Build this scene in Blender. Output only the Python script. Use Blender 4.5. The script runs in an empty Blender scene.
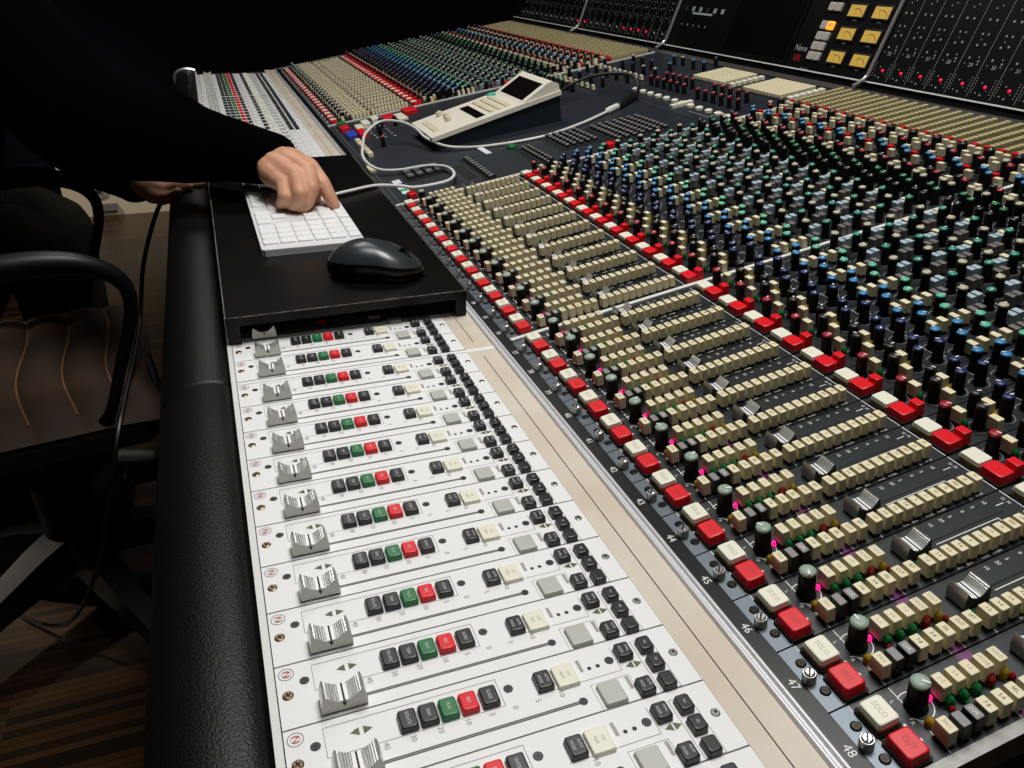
import bpy, math, random
from mathutils import Vector, Matrix
random.seed(7)
P = 0.04                      # one unit of this script = the pitch of one console channel = 40 mm
SC = bpy.context.scene
COL = SC.collection
PI = math.pi

# ------------------------------------------------------------------ materials
def lin(c):
    if isinstance(c, str):
        c = [int(c[i:i + 2], 16) / 255 for i in (0, 2, 4)]
    return tuple((x / 12.92 if x <= .04045 else ((x + .055) / 1.055) ** 2.4) for x in c[:3]) + (1.0,)

M = {}
def mat(name, col, rough=.5, metal=0., emit=0., spec=.5, coat=0., var=0., vscale=20., bump=0., bscale=200., trans=0., stretch=None, col2=None):
    m = bpy.data.materials.new(name); m.use_nodes = True
    nt = m.node_tree; b = nt.nodes['Principled BSDF']
    c = lin(col)
    b.inputs['Base Color'].default_value = c
    b.inputs['Roughness'].default_value = rough
    b.inputs['Metallic'].default_value = metal
    b.inputs['Specular IOR Level'].default_value = spec
    b.inputs['Coat Weight'].default_value = coat
    b.inputs['Transmission Weight'].default_value = trans
    if emit:
        b.inputs['Emission Color'].default_value = c
        b.inputs['Emission Strength'].default_value = emit
    if var or bump:
        tc = nt.nodes.new('ShaderNodeTexCoord')
        mp = nt.nodes.new('ShaderNodeMapping')
        nt.links.new(tc.outputs['Object'], mp.inputs['Vector'])
        if stretch: mp.inputs['Scale'].default_value = stretch
    if var:
        n = nt.nodes.new('ShaderNodeTexNoise'); n.inputs['Scale'].default_value = vscale; n.inputs['Detail'].default_value = 5
        r = nt.nodes.new('ShaderNodeValToRGB')
        c2 = lin(col2) if col2 else tuple(x * (1 - var) for x in c[:3]) + (1,)
        r.color_ramp.elements[0].position = .35; r.color_ramp.elements[1].position = .65
        r.color_ramp.elements[0].color = c2; r.color_ramp.elements[1].color = c
        nt.links.new(mp.outputs['Vector'], n.inputs['Vector'])
        nt.links.new(n.outputs['Fac'], r.inputs['Fac'])
        nt.links.new(r.outputs['Color'], b.inputs['Base Color'])
    if bump:
        n2 = nt.nodes.new('ShaderNodeTexNoise'); n2.inputs['Scale'].default_value = bscale; n2.inputs['Detail'].default_value = 4
        bp = nt.nodes.new('ShaderNodeBump'); bp.inputs['Strength'].default_value = bump; bp.inputs['Distance'].default_value = .002
        nt.links.new(mp.outputs['Vector'], n2.inputs['Vector'])
        nt.links.new(n2.outputs['Fac'], bp.inputs['Height'])
        nt.links.new(bp.outputs['Normal'], b.inputs['Normal'])
    M[name] = m
    return m

mat('white_plate', 'ebebea', .45, spec=.35)
mat('print_black', '1c1c1c', .6)
mat('print_grey', '8c8c8a', .6)
mat('print_red', 'c8303a', .6)
mat('print_dkred', 'b00c18', .5)
mat('print_white', 'e6e6e2', .6)
mat('olive', '5b5a3a', .5)
mat('gap', '0a0a0a', .8)
mat('key_black', '1d1f21', .38)
mat('key_black_text', 'c9c9c9', .6)
mat('key_green', '14703a', .38)
mat('key_red', 'e01220', .36, spec=.4)
mat('key_ivory', 'e9e6d2', .4)
mat('key_grey', 'b9bbb2', .4)
mat('bar_taupe', 'a09894', .5)
mat('cream', 'e4dab6', .42)
mat('cream_dim', 'b9ad80', .45)
mat('amber_base', 'b08a4c', .4)
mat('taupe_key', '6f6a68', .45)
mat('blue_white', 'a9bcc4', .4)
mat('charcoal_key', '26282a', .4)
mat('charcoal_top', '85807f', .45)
mat('panel', '151a1e', .42, spec=.5, var=.12, vscale=60)
mat('panel_center', '1a2029', .48, var=.15, vscale=40)
mat('plate_metal', '687077', .42, metal=.7, var=.15, vscale=120, stretch=(1, 12, 1))
mat('back_metal', '5a5654', .45, metal=.6)
mat('satin', 'cdcdca', .42, metal=.55)
mat('strip_black', '08090a', .32, spec=.3, var=.5, vscale=300, col2='0f1115')
mat('rail_satin', 'd4d4d6', .4, metal=.35)
mat('chrome', 'e2e2e4', .2, metal=.9)
mat('chrome_soft', 'd8d8d6', .3, metal=.85)
mat('steel', 'b8b6b2', .35, metal=.8)
mat('alu', '8c8a86', .45, metal=.5, var=.3, vscale=120)
mat('white_trim', 'dcdcd8', .45)
mat('bronze_screw', '8b7760', .35, metal=1.)
mat('screw_dark', '2c2a27', .35, metal=1.)
mat('cap_grey', 'dfddd5', .4)
mat('cap_white', 'f2f2f2', .4)
mat('knob_black', '050506', .5, spec=.2)
mat('cap_sage', '8fa392', .4)
mat('cap_red', '9c1028', .4)
mat('cap_navy', '1b2a5c', .38)
mat('cap_blue', '2d7fb4', .38)
mat('cap_mint', '55b796', .38)
mat('cap_teal', '2a8a76', .38)
mat('cap_green', '0c6a3e', .38)
mat('cap_beige', 'b5ae92', .42)
mat('cap_black', '1b1718', .4)
mat('led_green', '0c6a34', .12, spec=.7)
mat('led_red', '8a0f18', .12, spec=.7)
mat('led_yellow', '9c8212', .12, spec=.7)
mat('led_pink', 'ff1f86', .3, emit=1.3)
mat('led_lit_red', 'e81040', .3, emit=.9)
mat('purple', '6b2764', .5)
mat('beige_strip', 'd6cdbd', .55, var=.10, vscale=14, col2='cdbfac')
mat('leather', '0a0b0c', .42, spec=.3, bump=.28, bscale=700)
mat('leather_seam', '2c2c2c', .5)
mat('tray_black', '040405', .3, spec=.22, var=.3, vscale=30, col2='0b0a09', bump=.04, bscale=90)
mat('tray_edge', '9a9184', .6, var=.7, vscale=160, col2='3a352e')
mat('apple_white', 'f2f2f2', .35)
mat('apple_silver', 'dededf', .4)
mat('mouse_top', '2e3135', .3, spec=.6)
mat('mouse_side', '0c0c0d', .22, spec=.6)
mat('cable_white', 'e2e2de', .4)
mat('cable_black', '0b0b0c', .45)
mat('remote_blue', '131c28', .4)
mat('remote_cream', 'e6e0d0', .45)
mat('remote_ivory', 'd9d0b0', .45)
mat('screen_dark', '140c0c', .18, spec=.6)
mat('skin', 'd8a486', .5, spec=.35, var=.25, vscale=30, col2='c58d6e')
mat('hoodie', '020203', 1., spec=.02, bump=.35, bscale=160)
mat('trousers', '17150f', .9, spec=.15)
mat('hair', '120c08', .6)
mat('shoe', '0c0c0c', .5)
mat('bridge_black', '060607', .45, spec=.2)
mat('bridge_text', '8d9092', .6)
mat('vu_face', 'c9a548', .5, emit=.2)
mat('vu_red', 'c2542a', .5)
mat('lit_orange', 'ff9a2c', .4, emit=1.2)
mat('switch_grey', 'b3aca4', .5)
mat('screen_black', '060607', .25)
mat('logo_grey', '9aa0a6', .5)
mat('logo_red', 'a3101a', .5)
mat('tape_white', 'd8dde0', .6)
mat('tape_blue', '2436a8', .6)
mat('tape_green', '1f9a70', .6)
mat('chair_plastic', '0d0e10', .42, spec=.3)
mat('chair_fabric', '33200f', .8, var=.25, vscale=18, bump=.2, bscale=120)
mat('seam_tan', '6a4a28', .7)
mat('wall_navy', '05050c', .95, spec=.1)
mat('ceiling_dark', '1a1a1c', .9)
mat('duct_beige', 'c8baa0', .6)
mat('wood_dark', '7a4a26', .6)

def wood_floor():
    m = bpy.data.materials.new('wood_floor'); m.use_nodes = True
    nt = m.node_tree; b = nt.nodes['Principled BSDF']
    tc = nt.nodes.new('ShaderNodeTexCoord'); mp = nt.nodes.new('ShaderNodeMapping')
    mp.inputs['Rotation'].default_value = (0, 0, PI / 2)
    br = nt.nodes.new('ShaderNodeTexBrick')
    br.inputs['Scale'].default_value = 1; br.inputs['Brick Width'].default_value = .42; br.inputs['Row Height'].default_value = .013
    br.inputs['Mortar Size'].default_value = .0006
    br.inputs['Color1'].default_value = lin('4c331c'); br.inputs['Color2'].default_value = lin('1b120a'); br.inputs['Mortar'].default_value = lin('120b06')
    no = nt.nodes.new('ShaderNodeTexNoise'); no.inputs['Scale'].default_value = 9
    mx = nt.nodes.new('ShaderNodeMixRGB'); mx.blend_type = 'MULTIPLY'; mx.inputs['Fac'].default_value = .35
    nt.links.new(tc.outputs['Object'], mp.inputs['Vector']); nt.links.new(mp.outputs['Vector'], br.inputs['Vector'])
    nt.links.new(mp.outputs['Vector'], no.inputs['Vector'])
    nt.links.new(br.outputs['Color'], mx.inputs['Color1']); nt.links.new(no.outputs['Color'], mx.inputs['Color2'])
    nt.links.new(mx.outputs['Color'], b.inputs['Base Color'])
    b.inputs['Roughness'].default_value = .35
    M['wood_floor'] = m
wood_floor()

# ------------------------------------------------------------------ mesh building
_txt = {}
def text2d(s):
    if s not in _txt:
        cu = bpy.data.curves.new('t', 'FONT'); cu.body = s; cu.size = 1; cu.align_x = 'CENTER'; cu.align_y = 'CENTER'; cu.resolution_u = 2
        ob = bpy.data.objects.new('t', cu); COL.objects.link(ob)
        me = bpy.data.meshes.new_from_object(ob.evaluated_get(bpy.context.evaluated_depsgraph_get()))
        _txt[s] = ([tuple(v.co) for v in me.vertices], [tuple(p.vertices) for p in me.polygons])
        bpy.data.objects.remove(ob); bpy.data.curves.remove(cu); bpy.data.meshes.remove(me)
    return _txt[s]

class MB:
    def __init__(self): self.v = []; self.f = []; self.m = []; self.T = Matrix.Identity(4)
    def add(self, vs, fs, m):
        n = len(self.v); T = self.T
        self.v += [tuple(T @ Vector(v)) for v in vs]
        self.f += [tuple(i + n for i in f) for f in fs]; self.m += [m] * len(fs)
    def merge(self, o, dx=0, dy=0, dz=0):
        n = len(self.v)
        self.v += [(a + dx, b + dy, c + dz) for a, b, c in o.v]
        self.f += [tuple(i + n for i in f) for f in o.f]; self.m += o.m
    def rings(self, R, m, cap0=True, cap1=True, mcap=None):
        n = len(R[0]); vs = [p for r in R for p in r]; fs = []
        for k in range(len(R) - 1):
            for i in range(n):
                j = (i + 1) % n
                fs.append((k * n + i, k * n + j, (k + 1) * n + j, (k + 1) * n + i))
        self.add(vs, fs, m)
        if cap0: self.add(R[0], [tuple(range(n))[::-1]], m)
        if cap1: self.add(R[-1], [tuple(range(n))], mcap or m)
    def box(self, x0, x1, y0, y1, z0, z1, m):
        self.rings([[(x0, y0, z), (x1, y0, z), (x1, y1, z), (x0, y1, z)] for z in (z0, z1)], m)
    def key(self, cx, cy, z0, z1, wx, wy, m, bev=.03, taper=.0, mtop=None, ch=.03):
        def ring(hx, hy, z):
            c = min(ch, hx * .5, hy * .5)
            return [(cx - hx + c, cy - hy, z), (cx + hx - c, cy - hy, z), (cx + hx, cy - hy + c, z), (cx + hx, cy + hy - c, z),
                    (cx + hx - c, cy + hy, z), (cx - hx + c, cy + hy, z), (cx - hx, cy + hy - c, z), (cx - hx, cy - hy + c, z)]
        hx, hy = wx / 2, wy / 2
        e = min(.004, bev * .3)
        self.rings([ring(hx + taper, hy + taper, z0), ring(hx, hy, z1 - bev - e), ring(hx, hy, z1 - bev), ring(hx - bev * .35, hy - bev * .35, z1 - bev * .3), ring(hx - bev, hy - bev, z1), ring(hx - bev - e, hy - bev - e, z1)], m, mcap=mtop)
    def lathe(self, cx, cy, prof, m, n=16, mcap=None, cap0=True):
        self.rings([[(cx + r * math.cos(2 * PI * i / n), cy + r * math.sin(2 * PI * i / n), z) for i in range(n)] for r, z in prof], m, cap0, True, mcap)
    def ring(self, cx, cy, z, r0, r1, m, n=20, a0=0, a1=2 * PI):
        vs = []; fs = []
        for i in range(n + 1):
            a = a0 + (a1 - a0) * i / n
            vs += [(cx + r0 * math.cos(a), cy + r0 * math.sin(a), z), (cx + r1 * math.cos(a), cy + r1 * math.sin(a), z)]
        for i in range(n): fs.append((2 * i, 2 * i + 1, 2 * i + 3, 2 * i + 2))
        self.add(vs, fs, m)
    def quad(self, x0, x1, y0, y1, z, m): self.add([(x0, y0, z), (x1, y0, z), (x1, y1, z), (x0, y1, z)], [(0, 1, 2, 3)], m)
    def frame(self, x0, x1, y0, y1, z, w, m):
        self.quad(x0, x1, y0, y0 + w, z, m); self.quad(x0, x1, y1 - w, y1, z, m)
        self.quad(x0, x0 + w, y0 + w, y1 - w, z, m); self.quad(x1 - w, x1, y0 + w, y1 - w, z, m)
    def tri(self, a, b, c, z, m): self.add([(*a, z), (*b, z), (*c, z)], [(0, 1, 2)], m)
    def text(self, s, cx, cy, z, size, m, rot=0, sx=1, mirror=False):
        vs, fs = text2d(s); ca, sa = math.cos(rot), math.sin(rot)
        self.add([(cx + (x * sx * ca - y * sa) * size, cy + (x * sx * sa + y * ca) * size, z) for x, y, _ in vs], fs, m)
    def prism_x(self, poly, x0, x1, m, mend=None):      # poly in (y, z), extruded along x
        R = [[(x, y, z) for y, z in poly] for x in (x0, x1)]
        self.rings(R, m, False, False)
        self.add(R[0], [tuple(range(len(poly)))[::-1]], mend or m); self.add(R[1], [tuple(range(len(poly)))], mend or m)
    def prism_y(self, poly, y0, y1, m, mend=None):      # poly in (x, z)
        R = [[(x, y, z) for x, z in poly] for y in (y0, y1)]
        self.rings(R, m, False, False)
        self.add(R[0], [tuple(range(len(poly)))], mend or m); self.add(R[1], [tuple(range(len(poly)))[::-1]], mend or m)
    def tube(self, pts, r, m, n=8):
        pts = [Vector(p) for p in pts]; R = []
        up = Vector((0, 0, 1)); prev = None
        for i, p in enumerate(pts):
            t = (pts[min(i + 1, len(pts) - 1)] - pts[max(i - 1, 0)]).normalized()
            a = prev - t * prev.dot(t) if prev is not None else t.cross(up)
            if a.length < 1e-4: a = t.cross(Vector((1, 0, 0)))
            a.normalize(); prev = a; b = t.cross(a)
            rr = r[i] if isinstance(r, (list, tuple)) else r
            R.append([tuple(p + (a * math.cos(2 * PI * k / n) + b * math.sin(2 * PI * k / n)) * rr) for k in range(n)])
        self.rings(R, m)
    def mesh(self, name, sharp=38):
        me = bpy.data.meshes.new(name)
        me.from_pydata([(a * P, b * P, c * P) for a, b, c in self.v], [], self.f)
        names = list(dict.fromkeys(self.m)); ix = {n: i for i, n in enumerate(names)}
        for n in names: me.materials.append(M[n])
        me.polygons.foreach_set('material_index', [ix[n] for n in self.m])
        me.polygons.foreach_set('use_smooth', [True] * len(self.f))
        me.update(); me.set_sharp_from_angle(angle=math.radians(sharp))
        return me

def spline(pts, k=8):
    pts = [Vector(p) for p in pts]; out = []
    for i in range(len(pts) - 1):
        p0 = pts[max(i - 1, 0)]; p1 = pts[i]; p2 = pts[i + 1]; p3 = pts[min(i + 2, len(pts) - 1)]
        for j in range(k):
            t = j / k
            out.append(.5 * ((2 * p1) + (p2 - p0) * t + (2 * p0 - 5 * p1 + 4 * p2 - p3) * t * t + (3 * p1 - p0 - 3 * p2 + p3) * t ** 3))
    out.append(pts[-1]); return out

def tag(o, label, cat, group=None, kind=None):
    if label: o['label'] = label
    if cat: o['category'] = cat
    if group: o['group'] = group
    if kind: o['kind'] = kind
    return o
def thing(name, label, cat, loc=(0, 0, 0), rot=(0, 0, 0), group=None):
    o = bpy.data.objects.new(name, None); COL.objects.link(o)
    o.empty_display_size = .01
    o.location = [c * P for c in loc]; o.rotation_euler = rot
    return tag(o, label, cat, group)
def obj(name, me, parent=None, loc=(0, 0, 0), rotz=0, rot=None):
    if isinstance(me, MB): me = me.mesh(name)
    o = bpy.data.objects.new(name, me); COL.objects.link(o)
    o.location = [c * P for c in loc]
    if rot: o.rotation_euler = rot
    elif rotz: o.rotation_euler = (0, 0, rotz)
    if parent: o.parent = parent
    return o
def mk(fn):
    b = MB(); fn(b); return b

# ------------------------------------------------------------------ layout constants
S = .171; TILT = math.atan(S); VY, VZ = 6.2123, .0764      # hinge of the sloping upper desk
CT, ST = math.cos(TILT), math.sin(TILT)
def V(x, s, h=0): return (x, VY + s * CT - h * ST, VZ + s * ST + h * CT)
XEND, XFAR = 12.14, -54.4
BAY2 = -12.14; FAR0 = -28.35
ORD = ['zeroth', 'first', 'second', 'third', 'fourth', 'fifth', 'sixth', 'seventh', 'eighth', 'ninth', 'tenth', 'eleventh', 'twelfth', 'thirteenth', 'fourteenth',
       'fifteenth', 'sixteenth', 'seventeenth', 'eighteenth', 'nineteenth', 'twentieth', 'twenty-first', 'twenty-second', 'twenty-third', 'twenty-fourth']
def chx(n): return n - 37 if n >= 37 else BAY2 + n - 25

# ------------------------------------------------------------------ part meshes shared by every module
def knob_body(b, h=.43, r=.122):
    b.lathe(0, 0, [(r + .02, 0), (r + .02, .03), (r + .006, .05), (r, .09), (r - .006, h - .01), (r - .014, h)], 'knob_black', 16)
def knob_cap(b, m, z=.43, r=.112, pm='print_white'):
    b.lathe(0, 0, [(r, z), (r, z + .035), (r - .02, z + .055), (r - .05, z + .06)], m, 16)
    b.box(-.014, .014, .01, r - .012, z + .052, z + .066, pm)
CAPS = {k: mk(lambda b, k=k: knob_cap(b, 'cap_' + k)) for k in ('sage', 'red', 'navy', 'blue', 'mint', 'teal', 'green', 'beige', 'black')}
KNOB = mk(knob_body); EKNOB = mk(lambda b: knob_body(b, .43, .105))
ECAPS = {k: mk(lambda b, k=k: knob_cap(b, 'cap_' + k, .43, .097)) for k in CAPS}
def small_key(m, text=None, tm='bar_taupe', mtop=None, wx=.215, wy=.137, h=.3):
    def f(b):
        b.box(-wx * .36, wx * .36, -wy * .36, wy * .36, 0, .07, 'gap')
        b.key(0, 0, .06, h, wx, wy, m, .012, .006, mtop, ch=.012)
        if text: b.text(text, 0, 0, h + .002, .075, tm, 0, .82)
    return mk(f)
def led(m, r=.055, h=.13):
    return mk(lambda b: b.lathe(0, 0, [(r, 0), (r, h * .55), (r * .8, h * .85), (r * .4, h)], m, 10))
def big_key(m, base=None, text=None, tm='cap_beige', wx=.36, wy=.3, h=.2):
    def f(b):
        b.key(0, 0, 0, .05, wx + .07, wy + .07, 'gap', .01)
        if base: b.key(0, 0, .05, .13, wx, wy, base, .01)
        b.key(0, 0, .13 if base else .05, h, wx, wy, m, .022, .012)
        if text: b.text(text, 0, 0, h + .002, .105, tm, 0, .85)
    return mk(f)
def saddle(b, wx, wy, h, msd, mtop, horn=.5, mark=True, x0=0):
    # fader cap: concave saddle with ridges; ends at +-wy/2 along y, extruded along x
    n = 16; hy = wy / 2; top = []
    for i in range(n * 2 + 1):
        t = -1 + i / n
        y = t * hy * .8; z = h * (horn + (1 - horn) * abs(t) ** 1.7)
        top.append((y, z - (.014 * (i % 2) if abs(t) < .96 else 0)))
    poly = [(-hy, .03), (-hy * .98, h * .55), (-hy * .88, h * .9)] + top + [(hy * .88, h * .9), (hy * .98, h * .55), (hy, .03)]
    x1, x2 = x0 - wx / 2, x0 + wx / 2
    b.prism_x(poly[::-1], x1, x2, mtop, msd)
    zc = h * horn + .004
    b.box(x1 + .004, x2 - .004, -hy * .2, hy * .2, zc - .03, zc + .006, 'cap_white')
    b.box(x1 + .002, x2 - .002, -.012, .012, zc - .03, zc + .01, 'print_black')
    if mark: b.add([(x2 + .003, -.03, zc - .02), (x2 + .003, .03, zc - .02), (x2 + .003, 0, zc - .09)], [(0, 1, 2)], 'print_black')
    b.box(x1 + .02, x2 - .02, -hy * .96, hy * .96, .005, .035, 'gap')

MESH = {}
def mesh_of(key, mb):
    if key not in MESH: MESH[key] = mb.mesh(key)
    return MESH[key]

# every kind of module is a list of (part name, key, MB, (x, y, z), turn, children)
def put(parent, items, lod=False, jitter=None):
    for name, key, mb, loc, turn, kids in items:
        rz = random.uniform(-2.2, 2.2) if turn == 'any' else (turn or 0)
        o = obj(name, mesh_of(key, mb), parent, loc, rz)
        for kn, kk, kmb in kids or ():
            obj(kn, mesh_of(kk, kmb), o)
def merged(items, skip=()):
    b = MB()
    for name, key, mb, loc, turn, kids in items:
        if name in skip: continue
        b.merge(mb, *loc)
        for kn, kk, kmb in kids or (): b.merge(kmb, *loc)
    return b

# ---- fader module
def fader_plate(b):
    b.box(.012, .988, 0, 5.09, -.06, 0, 'white_plate')
    z = .003
    b.ring(.156, .13, z, .088, .1, 'print_grey', 16); b.ring(.156, .13, z, .05, .058, 'print_grey', 12)
    b.text('N', .156, .13, z + .001, .13, 'print_red', 0)
    for x, y in ((.324, .338), (.302, 2.711), (.317, 4.106)):
        b.ring(x, y, z, 0, .062, 'print_black', 14); b.ring(x, y, z + .002, .022, .05, 'charcoal_key', 12)
    b.frame(.105, .53, .444, 2.60, z, .008, 'print_grey')
    b.tri((.30, .76), (.30, .84), (.24, .80), z, 'olive'); b.tri((.235, .745), (.34, .815), (.34, .745), z - .001, 'white_plate')
    for yc, s in ((.80, -1), (.95, 1)):
        b.tri((.285 - .055, yc - s * .05), (.285 + .055, yc - s * .05), (.285, yc + s * .06), z + .001, 'olive')
    for t, y in (('40', 1.11), ('30', 1.43), ('20', 1.76), ('10', 2.1), ('5', 2.4), ('0', 2.70), ('5', 3.0), ('10', 3.31)):
        b.text(t, .595, y, z, .1, 'print_grey')
    b.box(.772, .783, .75, 3.5, -.01, .004, 'print_black'); b.box(.803, .814, .75, 3.5, -.01, .004, 'print_black'); b.box(.783, .803, .75, 3.5, -.01, .002, 'print_grey')
    b.ring(.79, 3.52, z + .003, 0, .055, 'print_black', 14); b.ring(.79, 3.52, z + .005, .018, .04, 'charcoal_key', 10)
    b.quad(.18, .37, 3.675, 3.722, z, 'bar_taupe'); b.quad(.62, .82, 4.167, 4.213, z, 'bar_taupe')
    for x, y, r in ((.349, 3.806, .028), (.348, 3.928, .03)): b.ring(x, y, z, 0, r, 'print_black', 10)
    for yc, s in ((4.32, -1), (4.445, 1)):
        b.tri((.48 - .055, yc - s * .05), (.48 + .055, yc - s * .05), (.48, yc + s * .055), z, 'olive')
    b.quad(.51, .518, 3.02, 4.2, z, 'print_grey'); b.quad(.13, .51, 4.192, 4.2, z, 'print_grey')
    b.frame(.6, 1.0, 3.7, 4.24, z - .001, .007, 'print_grey')
    b.frame(.13, .99, 4.5, 4.79, z, .008, 'print_grey')
def fbtn(m, text=None, wx=.27, wy=.215, h=.095, tm='key_black_text', sz=.05):
    def f(b):
        b.key(0, 0, 0, h, wx, wy, m, .02, .008, ch=.02)
        if text:
            for i, l in enumerate(text.split('|')):
                n = len(text.split('|')); b.text(l, 0, (.045 * (n - 1) - .09 * i), h + .002, sz, tm, 0, .8)
    return mk(f)
def screw(m, r=.062, z=.02):
    def f(b):
        b.lathe(0, 0, [(r, 0), (r, z * .5), (r * .75, z)], m, 12)
        b.box(-r * .6, r * .6, -.009, .009, z - .004, z + .003, 'screw_dark'); b.box(-.009, .009, -r * .6, r * .6, z - .004, z + .003, 'screw_dark')
    return mk(f)
FADER = [('faceplate', 'f_plate', mk(fader_plate), (0, 0, 0), 0, None),
         ('screw', 'f_screw', screw('bronze_screw', .07), (.5, .12, 0), .5, None),
         ('screw', 'f_screw2', screw('steel', .062), (.476, 4.966, 0), .9, None),
         ('fader_cap', 'f_cap', mk(lambda b: saddle(b, .27, .56, .31, 'cap_grey', 'chrome_soft', .55)), (.81, .75, 0), 0, None)]
for t, y, m in (('ISOLATE', 1.417, 'key_black'), ('TRIM', 1.667, 'key_black'), ('PLAY', 1.919, 'key_green'), ('REC', 2.172, 'key_red'), ('GUIDE', 2.435, 'key_black')):
    FADER.append(('button', 'fb_' + t, fbtn(m, t, sz=.062), (.37, y, 0), 0, None))
FADER += [('button', 'fb_auto', fbtn('key_black', 'AUTO|MODE', .27, .21, sz=.055), (.372, 3.155, 0), 0, None),
          ('button', 'fb_mute', fbtn('key_ivory', 'CUT|MUTE', .34, .29, .065, 'bar_taupe'), (.378, 3.45, 0), 0, None),
          ('button', 'fb_small', fbtn('key_black', 'SMALL|FADER', .23, .2, .11, sz=.05), (.286, 4.323, 0), 0, None),
          ('button', 'fb_mm', fbtn('key_black', 'MUTE|MODE', .23, .2, .11, sz=.05), (.875, 4.331, 0), 0, None),
          ('button', 'fb_grey', fbtn('key_grey', None, .33, .3, .065), (.816, 3.899, 0), 0, None),
          ('button', 'fb_all', fbtn('key_black', 'ALL', .22, .18, .11), (.276, 4.644, 0), 0, None),
          ('button', 'fb_sel', fbtn('key_black', 'SEL', .22, .18, .11), (.578, 4.641, 0), 0, None),
          ('button', 'fb_blank', fbtn('key_black', None, .22, .18, .11), (.888, 4.635, 0), 0, None)]
def fader_module(n):
    where = f'in line with channel number {n} on the black strip'
    if n <= 34: where = f'under the keyboard shelf, in line with channel {n}'
    t = thing('fader_module', f'white fader module {where}', 'fader module', (chx(n), 0, 0), group='white fader modules of the near bays')
    put(t, FADER)
for n in range(33, 49): fader_module(n)

# ---- channel module on the slope (lower half of a channel)
def ch_plate(b):
    z = .003
    b.box(.012, .988, .256, 4.79, -.06, 0, 'panel')
    b.box(.012, .988, 0, .252, -.06, .004, 'plate_metal')
    w = .014
    b.quad(.012, .988, .256, .256 + w, z, 'print_white')
    b.quad(.52, .98, .845, .845 + w, z, 'print_white'); b.ring(.56, .76, z, .085, .099, 'print_white', 8, PI * .5, PI); b.quad(.03, .3, .845, .845 + w, z, 'print_white')
    b.ring(.36, .95, z, .195, .21, 'print_white', 22, -PI * .2, PI * 1.2)
    b.quad(.35, .5, 1.87, 1.87 + w, z, 'print_white'); b.quad(.83, .985, 1.87, 1.87 + w, z, 'print_white'); b.quad(.83, .985, 2.085, 2.085 + w, z, 'print_white')
    b.quad(.86, .985, 1.884, 2.085, z - .001, 'purple'); b.quad(.015, .16, 1.884, 2.085, z - .001, 'purple')
    b.quad(.45, .985, 2.6, 2.6 + w, z, 'print_white')
    b.quad(.45, .45 + w, 3.14, 4.28, z, 'print_white'); b.quad(.45, .62, 4.28, 4.28 + w, z, 'print_white')
    b.quad(.02, .98, 4.775, 4.79, z, 'print_white')
    b.box(.36, .395, 2.62, 4.46, -.02, .002, 'gap')
    for t, s in (('10', 3.363), ('20', 3.57), ('5', 3.734), ('0', 3.968), ('5', 4.16), ('10', 4.38)):
        b.text(t, .11, s, z, .085, 'print_white')
    for s0, s1 in ((3.03, 3.16), (3.2, 3.33), (3.45, 3.6), (3.66, 3.86), (4.4, 4.56)):
        for k in range(int((s1 - s0) / .035)): b.quad(.93, .965, s0 + k * .035, s0 + k * .035 + .018, z, 'print_white')
    b.quad(.88, .99, 4.28, 4.292, z, 'print_white')
    b.quad(.24, .255, 4.47, 4.62, z, 'print_white'); b.text('O', .18, 4.68, z, .08, 'print_white'); b.text('M', .28, 4.68, z, .08, 'print_white')
    for x, s, r in ((.62, .6, .03), (.72, .68, .025), (.5, .66, .02)): b.ring(x, s, z, 0, r, 'print_white', 8)
    b.key(.66, .63, 0, .03, .1, .07, 'gap', .005); b.key(.3, .66, 0, .03, .1, .07, 'gap', .005)
    b.text('L', .2, .75, z, .08, 'print_white'); b.text('R', .52, .76, z, .08, 'print_white'); b.text('C', .36, 1.2, z, .08, 'print_white')
def thumb_screw(b):
    n = 20
    b.lathe(0, 0, [(.088, 0), (.088, .13), (.08, .15)], 'steel', n)
    b.lathe(0, 0, [(.07, .15), (.066, .17), (.05, .178)], 'chrome', n)
    b.box(-.012, .012, -.06, .06, .17, .18, 'screw_dark')
def slider_cap(b):
    saddle(b, .31, .44, .3, 'charcoal_key', 'chrome_soft', .5, False)
CH = [('faceplate', 'c_plate', mk(ch_plate), (0, 0, 0), 0, None),
      ('thumb_screw', 'c_thumb', mk(thumb_screw), (.52, .09, 0), .9, None),
      ('screw', 'c_screw', screw('screw_dark', .07), (.274, .158, .004), .4, None),
      ('screw', 'c_screw', screw('screw_dark', .07), (.736, .161, .004), 1.0, None),
      ('solo_button', 'c_solo', big_key('key_ivory', 'amber_base', 'SOLO'), (.31, .44, 0), 0, None),
      ('cut_button', 'c_cut', big_key('key_red', None, 'CUT', 'print_dkred'), (.773, .43, 0), 0, None),
      ('knob', 'k_body', KNOB, (.36, .95, 0), 'any', [('knob_cap', 'k_sage', CAPS['sage'])]),
      ('pan_button', 'c_pan', small_key('cream', 'PAN'), (.827, .895, 0), 0, None),
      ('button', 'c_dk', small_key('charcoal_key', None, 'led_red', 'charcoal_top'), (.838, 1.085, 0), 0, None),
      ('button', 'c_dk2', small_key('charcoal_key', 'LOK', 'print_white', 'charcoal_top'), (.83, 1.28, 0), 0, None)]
for t, s in (('7-8', 1.472), ('3-4', 1.69), ('SEL', 1.888), ('CUT', 2.104), ('SET', 2.303)):
    CH.append(('button', 'c_' + t, small_key('cream', t, 'led_red' if t == 'CUT' else 'print_black'), (.82, s, 0), 0, None))
for t, s in (('L-C', 1.278), ('5-6', 1.483), ('1-2', 1.688), ('MODE', 1.902), ('SOLO', 2.115)):
    CH.append(('button', 'cu_' + t, small_key('cream', t), (.365, s, 0), 0, None))
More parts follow.
